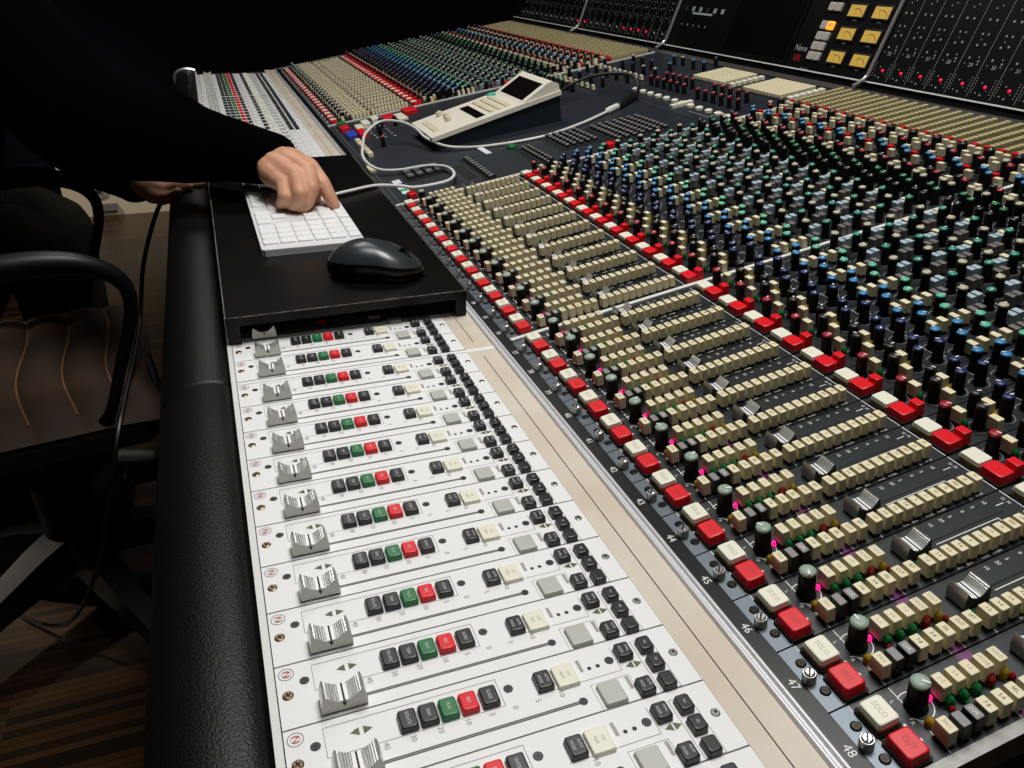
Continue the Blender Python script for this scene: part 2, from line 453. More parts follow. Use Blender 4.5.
for m, x, s, h in (('green', .52, 1.292, .16), ('green', .52, 1.492, .16), ('green', .52, 1.69, .16), ('red', .5, 1.922, .17), ('yellow', .49, 2.136, .16), ('red', .56, 2.2, .1),
                ('yellow', .62, .9, .13), ('red', .6, 1.25, .1), ('green', .62, 1.47, .09), ('green', .62, 1.69, .09), ('green', .62, 1.88, .09)):
    CH.append(('led', f'l_{m}{h}', led('led_' + m, .06 if h > .12 else .04, h), (x, s, 0), 0, None))
CH.append(('led', 'l_pink', led('led_pink', .034, .085), (.36, 1.15, 0), 0, None))
for k in range(11):
    t = ('1-2', '3-4', '5-6', '7-8', '9', '11', '13', '15', 'MIX', 'LR', 'M')[k]
    CH.append(('button', f'cr_{k}', small_key('cream', t, 'print_black' if k < 8 else 'led_red', wy=.132), (.82, 2.571 + k * .188, 0), 0, None))
def led_row(b):
    for k in range(9): b.merge(led('led_green', .03, .06), 0, k * .188, 0)
CH.append(('led_row', 'c_ledrow', mk(led_row), (.62, 2.6, 0), 0, None))
CH.append(('slider_cap', 'c_slider', mk(slider_cap), (.39, 2.73, 0), 0, None))
def ch_label(n): return f'dark routing strip with red and ivory button, marked {n} on the black strip'
for n in range(25, 49):
    t = thing('channel_module', ch_label(n), 'channel strip', (chx(n), VY, VZ), (TILT, 0, 0), 'lower channel strips of the near bays')
    put(t, CH)

# ---- equaliser module (upper half of a channel, with routing buttons at the top)
KN = [('red', .33, 5.36), ('black', .67, 5.80), ('black', .33, 6.02), ('navy', .69, 6.35), ('navy', .33, 6.57), ('navy', .69, 6.86), ('blue', .31, 7.13), ('blue', .69, 7.40),
      ('blue', .315, 7.67), ('mint', .70, 7.97), ('mint', .31, 8.26), ('beige', .31, 8.86), ('teal', .69, 9.21), ('beige', .36, 9.82), ('teal', .72, 10.19), ('beige', .32, 10.6),
      ('teal', .72, 10.93), ('beige', .31, 11.57), ('teal', .71, 11.9), ('black', .30, 12.5), ('black', .69, 12.4), ('green', .31, 13.0), ('green', .70, 12.84),
      ('beige', .31, 13.5), ('beige', .68, 13.38), ('red', .70, 13.83), ('black', .37, 13.95), ('blue', .70, 14.67), ('blue', .30, 14.93), ('red', .66, 15.5), ('beige', .28, 15.76)]
BT = [('cream', .40, 5.615), ('cream', .88, 5.91), ('cream', .46, 6.18), ('cream', .88, 7.49), ('cream', .88, 7.76), ('cream', .88, 8.06), ('cream', .88, 8.33),
      ('taupe_key', .87, 8.56), ('taupe_key', .87, 8.76), ('blue_white', .44, 8.95), ('blue_white', .42, 9.14),
      ('taupe_key', .87, 9.57), ('taupe_key', .87, 9.75), ('blue_white', .47, 9.96), ('blue_white', .49, 10.12), ('taupe_key', .87, 10.31), ('taupe_key', .87, 10.5),
      ('blue_white', .53, 10.64), ('blue_white', .54, 10.80), ('cream', .42, 11.02), ('taupe_key', .87, 11.26), ('taupe_key', .87, 11.43), ('blue_white', .48, 11.7), ('blue_white', .5, 11.87),
      ('cream', .42, 12.05), ('cream', .87, 13.9), ('cream', .87, 14.12), ('cream', .87, 14.85), ('cream', .87, 15.47), ('cream', .87, 15.86), ('cream', .55, 16.12), ('cream', .62, 16.55), ('cream', .3, 16.6)]
def eq_plate(b):
    z = .003
    b.box(.012, .988, 4.81, 19.62, -.06, 0, 'panel')
    for m, x, s in KN:
        b.ring(x, s, z, .17, .182, 'print_grey', 14, -PI * .3, PI * 1.3)
        b.quad(x - .2, x - .14, s - .2, s - .19, z, 'print_white')
    for s in (5.2, 6.2, 7.0, 8.45, 9.4, 10.35, 11.15, 12.2, 13.15, 14.3, 15.2, 16.2):
        b.quad(.08, .45, s, s + .012, z, 'print_white'); b.quad(.6, .68, s + .1, s + .112, z, 'print_white')
EQ = [('faceplate', 'e_plate', mk(eq_plate), (0, 0, 0), 0, None),
      ('eq_button', 'e_white', big_key('key_ivory', 'amber_base', None, wx=.38, wy=.3), (.37, 4.985, 0), 0, None),
      ('cut_button', 'e_red', big_key('key_red', None, None, wx=.38, wy=.3), (.78, 4.985, 0), 0, None),
      ('button', 'e_sred', small_key('key_red', None, wx=.22, wy=.16), (.865, 5.22, 0), 0, None),
      ('led', 'l_green0.16', led('led_green', .06, .16), (.55, 5.615, 0), 0, None),
      ('led', 'l_yellow0.16', led('led_yellow', .06, .16), (.62, 6.2, 0), 0, None),
      ('led', 'l_yellow0.16', led('led_yellow', .06, .16), (.72, 6.08, 0), 0, None),
      ('button', 'e_sred2', small_key('key_red', None), (.53, 15.12, 0), 0, None)]
for m, x, s in KN: EQ.append(('knob', 'ke_body', EKNOB, (x, s, 0), 'any', [('knob_cap', 'ke_' + m, ECAPS[m])]))
EQ.append(('knob', 'k_fat', mk(lambda b: (knob_body(b, .42, .15), knob_cap(b, 'cap_black', .42, .135))), (.25, 16.28, 0), 'any', None))
for m, x, s in BT: EQ.append(('button', 'eb_' + m, small_key(m, None), (x, s, 0), 0, None))
for x in (.12, .6): EQ.append(('routing_button', 'eb_rred', small_key('key_red', None, wx=.2, wy=.14, h=.26), (x, 16.93, 0), 0, None))
def rout(b):
    for k in range(13): b.key(0, k * .187, .02, .24, .2, .135, 'cream_dim', .018, .004, ch=.015)
for x in (.12, .6): EQ.append(('routing_button_row', 'e_rout', mk(rout), (x, 17.14, 0), 0, None))
for n in range(25, 49):
    t = thing('equaliser_module', f'equaliser strip of tall coloured-top knobs behind routing strip {n}', 'equaliser strip', (chx(n), VY, VZ), (TILT, 0, 0), 'equaliser strips of the near bays')
    put(t, EQ)

# ---- the far bay and the master faders: one mesh each (parts too small to show)
far_f = merged(FADER).mesh('far_fader_module'); far_c = merged(CH).mesh('far_channel_module'); far_e = merged(EQ).mesh('far_equaliser_module')
for k in range(24):
    x = FAR0 - k - 1 - (.14 if k >= 12 else 0)
    w = f'{ORD[k + 1]} from the dark centre section'
    o = obj('fader_module', far_f, None, (x, 0, 0)); tag(o, f'small distant white fader module of the far bay, {w}', 'fader module', 'white fader modules of the far bay')
    o = obj('channel_module', far_c, None, (x, VY, VZ), rot=(TILT, 0, 0)); tag(o, f'distant routing strip with red button in the far bay, {w}', 'channel strip', 'lower channel strips of the far bay')
    o = obj('equaliser_module', far_e, None, (x, VY, VZ), rot=(TILT, 0, 0)); tag(o, f'distant equaliser strip of dark knobs in the far bay, {w}', 'equaliser strip', 'equaliser strips of the far bay')
far_m = merged([i for i in FADER if i[0] in ('faceplate', 'fader_cap') or i[1] in ('fb_mute', 'fb_grey')]).mesh('master_fader_module')
for k in range(10):
    o = obj('fader_module', far_m, None, (FAR0 + 9 - k, 0, 0))
    tag(o, f'plain white master fader module behind the keyboard shelf, {ORD[10 - k]} from the far bay', 'fader module', 'white master fader modules')

# ------------------------------------------------------------------ console body
con = thing('mixing_console', 'long black mixing console with padded leather armrest and sloping channel desk', 'mixing console', (0, 0, -18))
def body(b):
    b.T = Matrix.Translation((0, 0, 18))
    b.prism_x([(-.12, -.1), (5.95, -.1), V(0, -.27, -.08)[1:], V(0, 19.9, -.08)[1:], (27.6, 3.3), (27.6, -3.5), (8, -5), (-.1, -3.2)], XFAR, XEND, 'strip_black')
obj('console_body', mk(body), con)
def arm_pad(x0, x1):
    def f(b):
        b.T = Matrix.Translation((0, 0, 18))
        prof = [(-.13, -.55), (-.125, -.12), (-.15, -.02), (-.22, .06), (-.4, .13), (-.65, .16), (-.9, .13), (-1.15, .05), (-1.38, -.1), (-1.55, -.32), (-1.64, -.6), (-1.62, -1.0), (-1.45, -1.4), (-1.1, -1.65), (-.5, -1.7)]
        cy, cz = -.85, -.7
        R = []
        for x, k in ((x0 + .01, .955), (x0 + .04, .985), (x0 + .1, 1), (x1 - .1, 1), (x1 - .04, .985), (x1 - .01, .955)):
            R.append([(x, cy + (y - cy) * k, cz + (z - cz) * k) for y, z in prof][::-1])
        b.rings(R, 'leather')
    return mk(f)
obj('armrest_pad', arm_pad(-.07, XEND), con); obj('armrest_pad', arm_pad(XFAR, -.07), con)
def trim(b):
    b.T = Matrix.Translation((0, 0, 18)); b.box(XFAR, XEND, -.115, -.015, -.3, .012, 'white_trim')
obj('edge_trim', mk(trim), con)
def end_cap(b):
    b.T = Matrix.Translation((0, 0, 18))
    pts = spline([(XFAR - .05, -.1, .1), (XFAR - .05, -.8, .22), (XFAR - .05, -1.5, -.05), (XFAR - .05, -1.7, -.6), (XFAR - .05, -1.5, -1.3)], 6)
    b.tube(pts, .12, 'chrome_soft')
obj('armrest_end_trim', mk(end_cap), con)
def scribble(b):
    b.T = Matrix.Translation((0, 0, 18))
    for x0, x1 in ((XFAR, FAR0), (FAR0 + .02, BAY2 - .02), (BAY2, -.14), (0, XEND)):
        b.box(x0, x1, 5.1, 5.79, -.1, -.012, 'beige_strip')
        b.box(x0 + .3, x1 - .35, 5.395, 5.412, -.02, -.009, 'print_black')
        b.box(x0, x1, 5.09, 5.103, -.1, -.01, 'print_grey')
    b.box(-.14, 0, 5.1, 5.79, -.1, -.008, 'white_plate')
obj('scribble_strip', mk(scribble), con)
for x in (0, BAY2): obj('bay_seam', mk(lambda b: (setattr(b, 'T', Matrix.Translation((0, 0, 18))), b.box(x - .125, x - .01, 0, 5.1, -.1, -.002, 'white_plate'))), con)
def rail(b):
    b.T = Matrix.Translation((0, 0, 18))
    a = [(5.825 + .035 * math.cos(t), .02 + .035 * math.sin(t)) for t in [PI * (1 - k / 8) for k in range(9)]] + [(5.87, .012), (5.915, .014)] + [(5.95 + .035 * math.cos(t), .03 + .035 * math.sin(t)) for t in [PI * (1 - k / 8) for k in range(9)]]
    xs = [XFAR + (XEND - XFAR) * k / 66 for k in range(67)]
    b.rings([[(x, y, z) for y, z in ([(5.79, -.1)] + a + [(5.985, -.1)])[::-1]] for x in xs], 'rail_satin')
obj('chrome_rail', mk(rail), con)
def slope(b, x0, x1, s0, s1, h0, h1, m):
    c = [V(x, s, h) for h in (h0, h1) for x, s in ((x0, s0), (x1, s0), (x1, s1), (x0, s1))]
    b.add([(x, y, z + 18) for x, y, z in c], [(3, 2, 1, 0), (4, 5, 6, 7), (0, 1, 5, 4), (1, 2, 6, 5), (2, 3, 7, 6), (3, 0, 4, 7)], m)
ns = obj('number_strip', mk(lambda b: slope(b, XFAR, XEND, -.235, -.004, -.08, .0, 'strip_black')), con)
for n in range(25, 49):
    def f(b):
        b.T = Matrix.Translation((0, VY, VZ + 18)) @ Matrix.Rotation(TILT, 4, 'X'); b.text(str(n), chx(n) + .487, -.115, .004, .165, 'print_white')
    obj('channel_number', mk(f), ns)
def divider(x):
    return lambda b: (slope(b, x - .13, x - .01, 0, 19.7, -.05, .05, 'white_trim'))
for x in (0, BAY2 + .02, FAR0 + .13): obj('bay_divider', mk(divider(x)), con)
obj('end_trim', mk(lambda b: slope(b, 12.005, 12.15, -.25, 19.7, -.4, .03, 'alu')), con)
obj('end_trim', mk(lambda b: slope(b, XFAR - .1, XFAR + .1, -.25, 19.7, -.4, .03, 'alu')), con)
obj('back_strip', mk(lambda b: slope(b, XFAR, XEND, 19.66, 20.25, -.08, .03, 'back_metal')), con)
def legs(b):
    for x in (-50, -28, -12, 8): b.box(x - .6, x + .6, 9, 22, .0, 14.2, 'strip_black')
obj('pedestal', mk(legs), con)

# ------------------------------------------------------------------ centre section
cs = thing('centre_section', 'dark blue-grey centre section panel between the two banks of channels', 'control panel', (FAR0 + .2, VY, VZ), (TILT, 0, 0))
OX = FAR0 + .2
def cs_panel(b):
    b.box(0, BAY2 - OX - .16, 0, 19.6, -.06, 0, 'panel_center')
    z = .004
    b.box(9.7, 14.4, 13.36, 13.42, -.01, .02, 'plate_metal'); b.quad(13.2, 14.8, 13.82, 13.86, z, 'print_grey')
    b.quad(.3, 15.5, .22, .235, z, 'print_grey'); b.quad(.3, 15.5, .02, .06, z, 'plate_metal')
    b.box(9.6, 15.5, 5.92, 5.96, -.01, .012, 'gap'); b.box(9.6, 15.5, 7.3, 7.34, -.01, .012, 'gap')
    b.box(12.75, 15.1, 3.03, 3.56, -.01, .006, 'gap'); b.frame(12.65, 15.2, 2.96, 3.62, z, .05, 'plate_metal')
    for k in range(24): b.quad(.6 + k * .2, .66 + k * .2, 1.6 + .4 * (k % 3), 1.72 + .4 * (k % 3), z, 'print_white')
obj('faceplate', mk(cs_panel), cs)
def cpart(name, mb, x, s, kids=None, rz=0):
    o = obj(name, mb, cs, (x - OX, s, 0), rz)
    for kn, km in kids or (): obj(kn, km, o)
    return o
kb = mesh_of('ke_body', EKNOB); caps = {k: mesh_of('ke_' + k, v) for k, v in ECAPS.items()}
wkey = mesh_of('cs_white', mk(lambda b: b.lathe(0, 0, [(.17, 0), (.17, .1), (.12, .13)], 'key_ivory', 12)))
for row_s, x0, x1, n in ((15.3, -20.8, -17.7, 6), (16.15, -20.7, -18.35, 5), (15.22, -16.4, -13.3, 6), (16.14, -16.45, -14.0, 5)):
    for k in range(n): cpart('knob', kb, x0 + (x1 - x0) * k / (n - 1), row_s, [('knob_cap', caps['red'])])
for row_s, x0, x1, n in ((14.3, -20.6, -16.86, 6), (14.28, -16.2, -12.63, 6)):
    for k in range(n): cpart('button', wkey, x0 + (x1 - x0) * k / (n - 1), row_s)
cpart('button_bar', mk(lambda b: [b.key(0, .18 * k, 0, .15, .3, .17, 'key_ivory', .03) for k in range(6)]), -16.0, 13.7)
for x, s in ((-24, 18.5), (-23.3, 18.6), (-22.1, 18.5), (-21.1, 18.5), (-21.4, 19.4), (-22.6, 17.4), (-24.2, 17.2), (-25.4, 17.3), (-26.6, 17.4), (-25.8, 16.3), (-24.6, 16.3), (-23.4, 16.3), (-22.2, 16.3),
             (-27.4, 16.0), (-27.2, 14.8), (-26, 14.8), (-24.8, 14.8), (-23.6, 14.8), (-22.4, 14.8), (-27, 13.6), (-25.6, 13.6), (-24.2, 13.6), (-22.8, 13.6)):
    cpart('knob', kb, x, s, [('knob_cap', caps[random.choice(['black', 'navy', 'beige', 'blue'])])])
for k in range(10): cpart('button', mesh_of('eb_cream', MB()), -27.6 + k * .6, 15.5)
for k in range(8): cpart('button', mesh_of('eb_cream', MB()), -27.4 + k * .7, 12.9)
for k in range(8): cpart('knob', kb, -27.6 + k * .62, 12.1, [('knob_cap', caps[('green', 'teal', 'beige', 'black')[k % 4]])])
# front corner of the centre section by the far bay
def plain(m, wx, wy, h): return mk(lambda b: b.key(0, 0, 0, h, wx, wy, m, .04))
for m, x, s, wx, wy, h in (('key_green', -27.5, .62, .5, .45, .25), ('key_red', -26.4, .6, .8, .45, .22), ('tape_blue', -24.7, .65, 1.2, .5, .2), ('key_red', -24.5, 1.15, 1.3, .4, .22), ('key_ivory', -25.6, 1.25, .9, .4, .25),
                      ('key_ivory', -26.3, 1.7, 1, .4, .25), ('key_ivory', -26.9, 2.3, .9, .4, .25), ('key_red', -26.7, 3.0, 1.1, .6, .2), ('key_ivory', -26.4, 3.6, 1.5, .5, .12), ('key_red', -27.3, 4.3, 1.0, .7, .2),
                      ('key_red', -27.8, 10.6, 1.2, .9, .25), ('key_ivory', -27.2, 11.2, 1.0, .7, .2)):
    cpart('button', plain(m, wx, wy, h), x, s)
for k in range(5): cpart('button', mesh_of('cs_cr', mk(lambda b: b.key(0, 0, 0, .18, .5, .25, 'cream', .03))), -23.1 + k * .72, .68)
for x, s in ((-25.2, 2.3), (-24.4, 2.0), (-23.5, 1.9), (-25.0, 3.0)): cpart('knob', kb, x, s, [('knob_cap', caps['black'])])
cpart('knob', kb, -21.3, 1.56, [('knob_cap', caps['red'])])
cpart('button', plain('cream', .9, .3, .1), -17.9, .25)
cpart('button', plain('key_red', .42, .3, .2), -12.75, .78)
cpart('tape_label', mk(lambda b: (b.box(-1.05, 1.0, -.16, .16, 0, .02, 'tape_white'), b.box(-.45, -.1, -.16, .16, .018, .024, 'tape_blue'), b.box(.35, .65, -.16, .16, .018, .024, 'tape_green'))), -14.35, .72)
cpart('led', plain('key_green', .42, .32, .14), -15.9, 5.95)
cpart('button', plain('key_red', .4, .32, .2), -12.7, 8.95)
# keypads on the centre section
def keypad(label, x0, x1, s0, s1, nx, ny, kx=.72, ky=.66, text=False):
    t = thing('keypad', label, 'keypad', V(x0, s0), (TILT, 0, 0), 'keypads of the centre section')
    obj('base_plate', mk(lambda b: b.box(-.08, x1 - x0 + .08, -.08, s1 - s0 + .08, 0, .03, 'gap')), t)
    dx, dy = (x1 - x0) / nx, (s1 - s0) / ny
    def kf(b):
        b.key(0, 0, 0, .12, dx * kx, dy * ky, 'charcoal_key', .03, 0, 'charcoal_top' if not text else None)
        if text:
            for j in (-1, 0, 1): b.quad(-dx * .22, dx * .2, j * dy * .17 - .02, j * dy * .17 + .02, .123, 'print_grey')
    me = mk(kf).mesh('keypad_key')
    for i in range(nx):
        for j in range(ny): obj('key', me, t, ((i + .5) * dx, (j + .5) * dy, .03))
    return t
keypad('dark keypad of eight printed keys inside the white cable loop', -16.3, -14.9, 1.15, 2.7, 2, 4, .85, .85, True)
keypad('narrow dark strip of ten keys beside the open recess', -15.9, -12.45, 3.72, 4.08, 10, 1, .7, .9, True)
keypad('small dark keypad next to the green lamp and first red-top knob', -15.4, -12.7, 6.1, 6.6, 9, 2)
keypad('dark keypad midway along the front of the cream remote', -16.3, -13.9, 7.55, 9.1, 7, 5)
keypad('largest dark keypad, at the end of the black cable plug', -16.0, -13.15, 9.5, 11.95, 9, 7)
for x0, x1, nm in ((-20.3, -16.95, 'beige square button grid with one yellow row, beside the dark screen'), (-16.1, -12.75, 'beige square button grid nearer the equaliser strips')):
    t = thing('button_grid', nm, 'button panel', V(x0, 17.3), (TILT, 0, 0), 'button grids of the centre section')
    obj('base_plate', mk(lambda b: b.box(-.12, x1 - x0 + .25, -.1, 2.0, 0, .03, 'gap')), t)
    gk = {m: mk(lambda b, m=m: b.key(0, 0, 0, .15, .21, .19, m, .02)).mesh('grid_key') for m in ('cream', 'led_yellow')}
    nx, ny = 11, 9
    for i in range(nx):
        for j in range(ny):
            obj('key', gk['cream'] if not ('yellow' in nm and i == 5) else mesh_of('gk_y', mk(lambda b: b.key(0, 0, 0, .15, .21, .19, 'remote_ivory', .02))), t, (.15 + i * .25, .12 + j * .21, .03))
    obj('key_row', mk(lambda b: [b.key(0, .12 + j * .31, .03, .2, .3, .24, 'key_ivory', .05) for j in range(6)]), t, (x1 - x0 + .0, 0, 0))

# ------------------------------------------------------------------ meter bridge
BL = .357; BT_ = math.atan(BL)      # the bridge leans back
BY, BZ = 26.46, 3.78
BR = PI / 2 - BT_
def bridge_thing(name, label, cat, x, group=None): return thing(name, label, cat, (x, BY, BZ), (BR, 0, 0), group)
br = thing('meter_bridge', 'black meter bridge with chrome frame standing along the back of the console', 'meter bridge', (0, BY, BZ), (BR, 0, 0))
def bshell(b):
    b.box(XFAR, XEND, -.3, 6.2, -3.2, -.06, 'bridge_black')
obj('shell', mk(bshell), br)
obj('bottom_trim', mk(lambda b: b.box(XFAR, XEND, -.03, .025, -.1, .05, 'white_trim')), br)
for x in (-11.98, -28.6, -41):
    def f(b):
        pts = spline([(x, -.35, .55), (x, -.12, .3), (x, .15, .12), (x, .5, .07), (x, 3, .07), (x, 6.1, .07)], 6); b.tube(pts, .085, 'chrome_soft')
    obj('chrome_divider', mk(f), br)
def meter_face(b, num=None, small=False):
    b.box(.02, .98, .05, 6.1, -.06, 0, 'bridge_black')
    z = .004
    b.quad(.985, 1.0, .1, 6.1, z, 'bridge_text')
    for k in range(6):
        for x in (.1, .86): b.ring(x + .03 * 0, .3 + k * .1, z, 0, .022, 'bridge_text', 6)
    for x, y, r in ((.36, .66, .03), (.28, .3, .03), (.5, .25, .04), (.66, .42, .02), (.3, 1.45, .045), (.7, 1.5, .03), (.74, 1.36, .04), (.2, 1.25, .025), (.75, 1.25, .03),
                    (.35, 1.9, .045), (.65, 1.95, .045), (.4, 2.1, .025), (.35, 2.3, .04), (.6, 2.3, .04), (.35, 2.8, .045), (.65, 2.8, .045), (.4, 3.2, .03), (.6, 3.3, .03), (.5, 3.8, .05), (.3, 4.3, .04), (.7, 4.3, .04)):
        b.ring(x, y, z, 0, r, 'bridge_text', 8)
LIT = mk(lambda b: b.lathe(0, 0, [(.058, 0), (.054, .035), (.03, .05)], 'led_lit_red', 12)).mesh('meter_led')
DIM = mk(lambda b: b.lathe(0, 0, [(.06, 0), (.06, .03), (.03, .05)], 'led_red', 10)).mesh('meter_led_dim')
MF = mk(meter_face).mesh('meter_face')
for n in range(25, 37):
    t = bridge_thing('meter_module', f'black dotted meter strip numbered {n} on the bridge, left of strip {n + 1}' if n < 36 else 'black dotted meter strip numbered 36, last on the near bridge', 'meter strip', -11.95 + n - 25, 'numbered meter strips of the near bridge')
    obj('faceplate', MF, t); obj('lamp', LIT, t, (.57, .53, 0))
    obj('strip_number', mk(lambda b: b.text(str(n), .5, 1.2, .006, .2, 'logo_grey')), t)
far_lit = {2, 3, 4, 5, 11, 12}
for k in range(24):
    b = MB(); meter_face(b)
    x = -29.9 - k - (.2 if k > 11 else 0)
    b.merge(mk(lambda q: q.lathe(0, 0, [(.075, 0), (.07, .04), (.04, .06)], 'led_lit_red' if k in far_lit else 'bridge_text', 8)), .57, .53, 0)
    o = obj('meter_module', b, None, (x, BY, BZ), rot=(BR, 0, 0))
    tag(o, f'dim distant meter strip{" with a lit red lamp" if k in far_lit else ""}, {ORD[k + 1]} beyond the far chrome divider', 'meter strip', 'meter strips of the far bridge')
# VU panel
vp = bridge_thing('level_meter_unit', 'black panel with six yellow needle meters and grey switches beside the chrome divider', 'meter panel', -17.45)
def vface(b):
    b.box(.02, 5.35, .05, 6.1, -.06, 0, 'bridge_black')
    b.text('Neve', .66, .92, .005, .4, 'logo_grey'); b.text('VR', .62, .46, .005, .46, 'logo_red')
    for k in range(3): b.quad(1.2 + k * .18, 1.27 + k * .18, .02, .1, .006, 'bridge_text')
obj('faceplate', mk(vface), vp)
def vu(b):
    b.key(0, 0, 0, .09, 1.04, .62, 'gap', .02)
    b.quad(-.46, .46, -.25, .22, .094, 'vu_face')
    b.ring(0, -.3, .096, .36, .385, 'print_black', 16, PI * .28, PI * .62); b.ring(0, -.3, .0965, .36, .4, 'vu_red', 8, PI * .12, PI * .28)
    b.add([(-.2, .08, .098), (-.19, .085, .098), (.0, -.2, .098), (-.012, -.2, .098)], [(0, 1, 2, 3)], 'print_black')
    b.quad(-.12, .12, -.4, -.36, .004, 'bridge_text')
vume = mk(vu).mesh('needle_meter')
for y in (.76, 1.75, 2.72, 3.7):
    for x in (3.19, 4.65): obj('needle_meter', vume, vp, (x, y, 0))
for y in (.66, 1.1, 1.54, 2.01, 2.81, 3.3):
    for x in (1.55, 1.97):
        lit = (y == 2.01 and x > 1.75)
        obj('switch', mesh_of('vsw' + str(lit), mk(lambda b: (b.key(0, 0, 0, .12, .38, .36, 'lit_orange' if lit else 'switch_grey', .03), b.quad(-.05, .05, -.08, .08, .122, 'bar_taupe')))), vp, (x, y, 0))
mo = bridge_thing('monitor', 'large dark blank monitor set in the meter bridge', 'monitor', -23.05)
obj('screen', mk(lambda b: b.box(.25, 5.4, .3, 5.9, -.06, .01, 'screen_black')), mo)
obj('bezel', mk(lambda b: [b.box(0.05, .25, .08, 6.1, -.06, .06, 'bridge_black'), b.box(5.4, 5.57, .08, 6.1, -.06, .06, 'bridge_black'), b.box(.25, 5.4, .08, .3, -.06, .06, 'bridge_black'), b.box(.25, 5.4, 5.9, 6.1, -.06, .06, 'bridge_black')]), mo)
pp = bridge_thing('patch_panel', 'dark printed panel between the far chrome divider and the blank monitor', 'control panel', -28.4)
def pface(b):
    b.box(.02, 5.3, .05, 6.1, -.06, 0, 'bridge_black')
    for j in range(4):
        for i in range(6): b.quad(.5 + i * .72, .78 + i * .72, 2.0 + j * .8, 2.25 + j * .8, .004, 'bridge_text' if (i + j) % 3 else 'charcoal_key')
    for i in range(5): b.quad(.7 + i * .6, .78 + i * .6, 1.2, 1.3, .004, 'bridge_text')
    b.quad(1.4, 3.4, 1.85, 1.95, .005, 'logo_grey')
obj('faceplate', mk(pface), pp)

# ------------------------------------------------------------------ keyboard shelf, keyboard, mouse
sh = thing('keyboard_shelf', 'black wooden shelf bridging the white faders, with worn pale edges', 'shelf', (-10.2, 2.83, 0))
TX0, TX1, TY0, TY1 = -8.1, 8.17, -2.89, 2.89
obj('top_board', mk(lambda b: (b.box(TX0, TX1, TY0, TY1, .47, .69, 'tray_black'), b.box(TX0, TX1 + .004, TY0 - .004, TY1 + .004, .686, .7, 'tray_edge'), b.box(TX0 + .01, TX1 - .012, TY0 + .012, TY1 - .012, .69, .703, 'tray_black'))), sh)
for y0, y1 in ((TY0, TY0 + .28), (TY1 - .28, TY1)): obj('side_panel', mk(lambda b: b.box(TX0, TX1 - .02, y0, y1, .015, .47, 'tray_black')), sh)

kbt = thing('computer_keyboard', 'slim white computer keyboard lying lengthways on the black shelf', 'keyboard', (-11.6, 2.5, .703), (0, 0, .008))
KL, KW = 11.0, 2.88
obj('case', mk(lambda b: (b.key(0, 0, 0, .1, KL, KW, 'apple_silver', .02, 0, ch=.1), b.key(0, 0, .1, .2, KL, KW, 'apple_silver', .02, ch=.1))), kbt)
U = .475; kc = {}
def kkey(x, y, w, h=.42):
    k = (w, h)
    if k not in kc: kc[k] = mk(lambda b: b.key(0, 0, 0, .06, w - .055, h, 'apple_white', .02)).mesh('keyboard_key')
    obj('key', kc[k], kbt, (x, y, .2))
x0 = -KL / 2 + .12
def krow(y, ws, h=.42, start=x0):
    x = start
    for w in ws:
        if w > 0: kkey(x + w * U / 2, y, round(w * U, 4), h)
        x += abs(w) * U
ys = [-1.13 + i * .475 for i in range(6)]
krow(ys[0], [1.25, 1.25, 1.25, 5, 1.25, 1.25, 1.25, 2.5 - 1.25])
krow(ys[1], [2.25] + [1] * 10 + [2.25 + .25])
krow(ys[2], [1.75] + [1] * 11 + [2.0])
krow(ys[3], [1.5] + [1] * 12 + [1.25])
krow(ys[4], [1] * 13 + [1.75])
krow(ys[5], [-8] + [1] * 6 + [1], .34)
nx = x0 + 14.95 * U
for y in (ys[3], ys[4]): krow(y, [1, 1, 1], start=nx)
krow(ys[5], [1, 1, 1], .34, nx); krow(ys[0], [1, 1, 1], start=nx); krow(ys[1], [-1, 1], start=nx)
px = nx + 3.2 * U
krow(ys[0], [2, 1, 1], start=px)
for y in ys[1:5]: krow(y, [1, 1, 1, 1], start=px)
krow(ys[5], [1, 1, 1, 1], .34, px)

mt = thing('computer_mouse', 'glossy black computer mouse on the front of the black shelf', 'mouse', (-3.85, 3.8, .703), (0, 0, -.42))
def mouse_shape(zmul, inset, z0):
    R = []; n = 28
    for j, (k, z) in enumerate(((.90, 0), (.98, .12), (1.0, .3), (.95, .5), (.84, .68), (.66, .82), (.42, .90), (.18, .935))):
        ring = []
        for i in range(n):
            a = 2 * PI * i / n; x = .82 * math.cos(a); y = 1.28 * math.sin(a)
            x *= 1 - .16 * math.exp(-((y - .1) / .5) ** 2) * abs(math.cos(a)) ** 2
            hump = .62 + .38 * math.cos((y * k + .28) * 1.05)
            ring.append((x * k, y * k - .14 * (1 - k), z * hump * .98))
        R.append(ring)
    return R
mr = mouse_shape(1, 0, 0)
obj('body', mk(lambda b: b.rings(mr[:4], 'mouse_side')), mt)
obj('top_shell', mk(lambda b: b.rings(mr[3:], 'mouse_top')), mt)
obj('scroll_wheel', mk(lambda b: (setattr(b, 'T', Matrix.Translation((0, .78, .56)) @ Matrix.Rotation(PI / 2, 4, 'Y')), b.lathe(0, 0, [(.1, -.07), (.19, -.06), (.19, .06), (.1, .07)], 'mouse_side', 16))), mt)

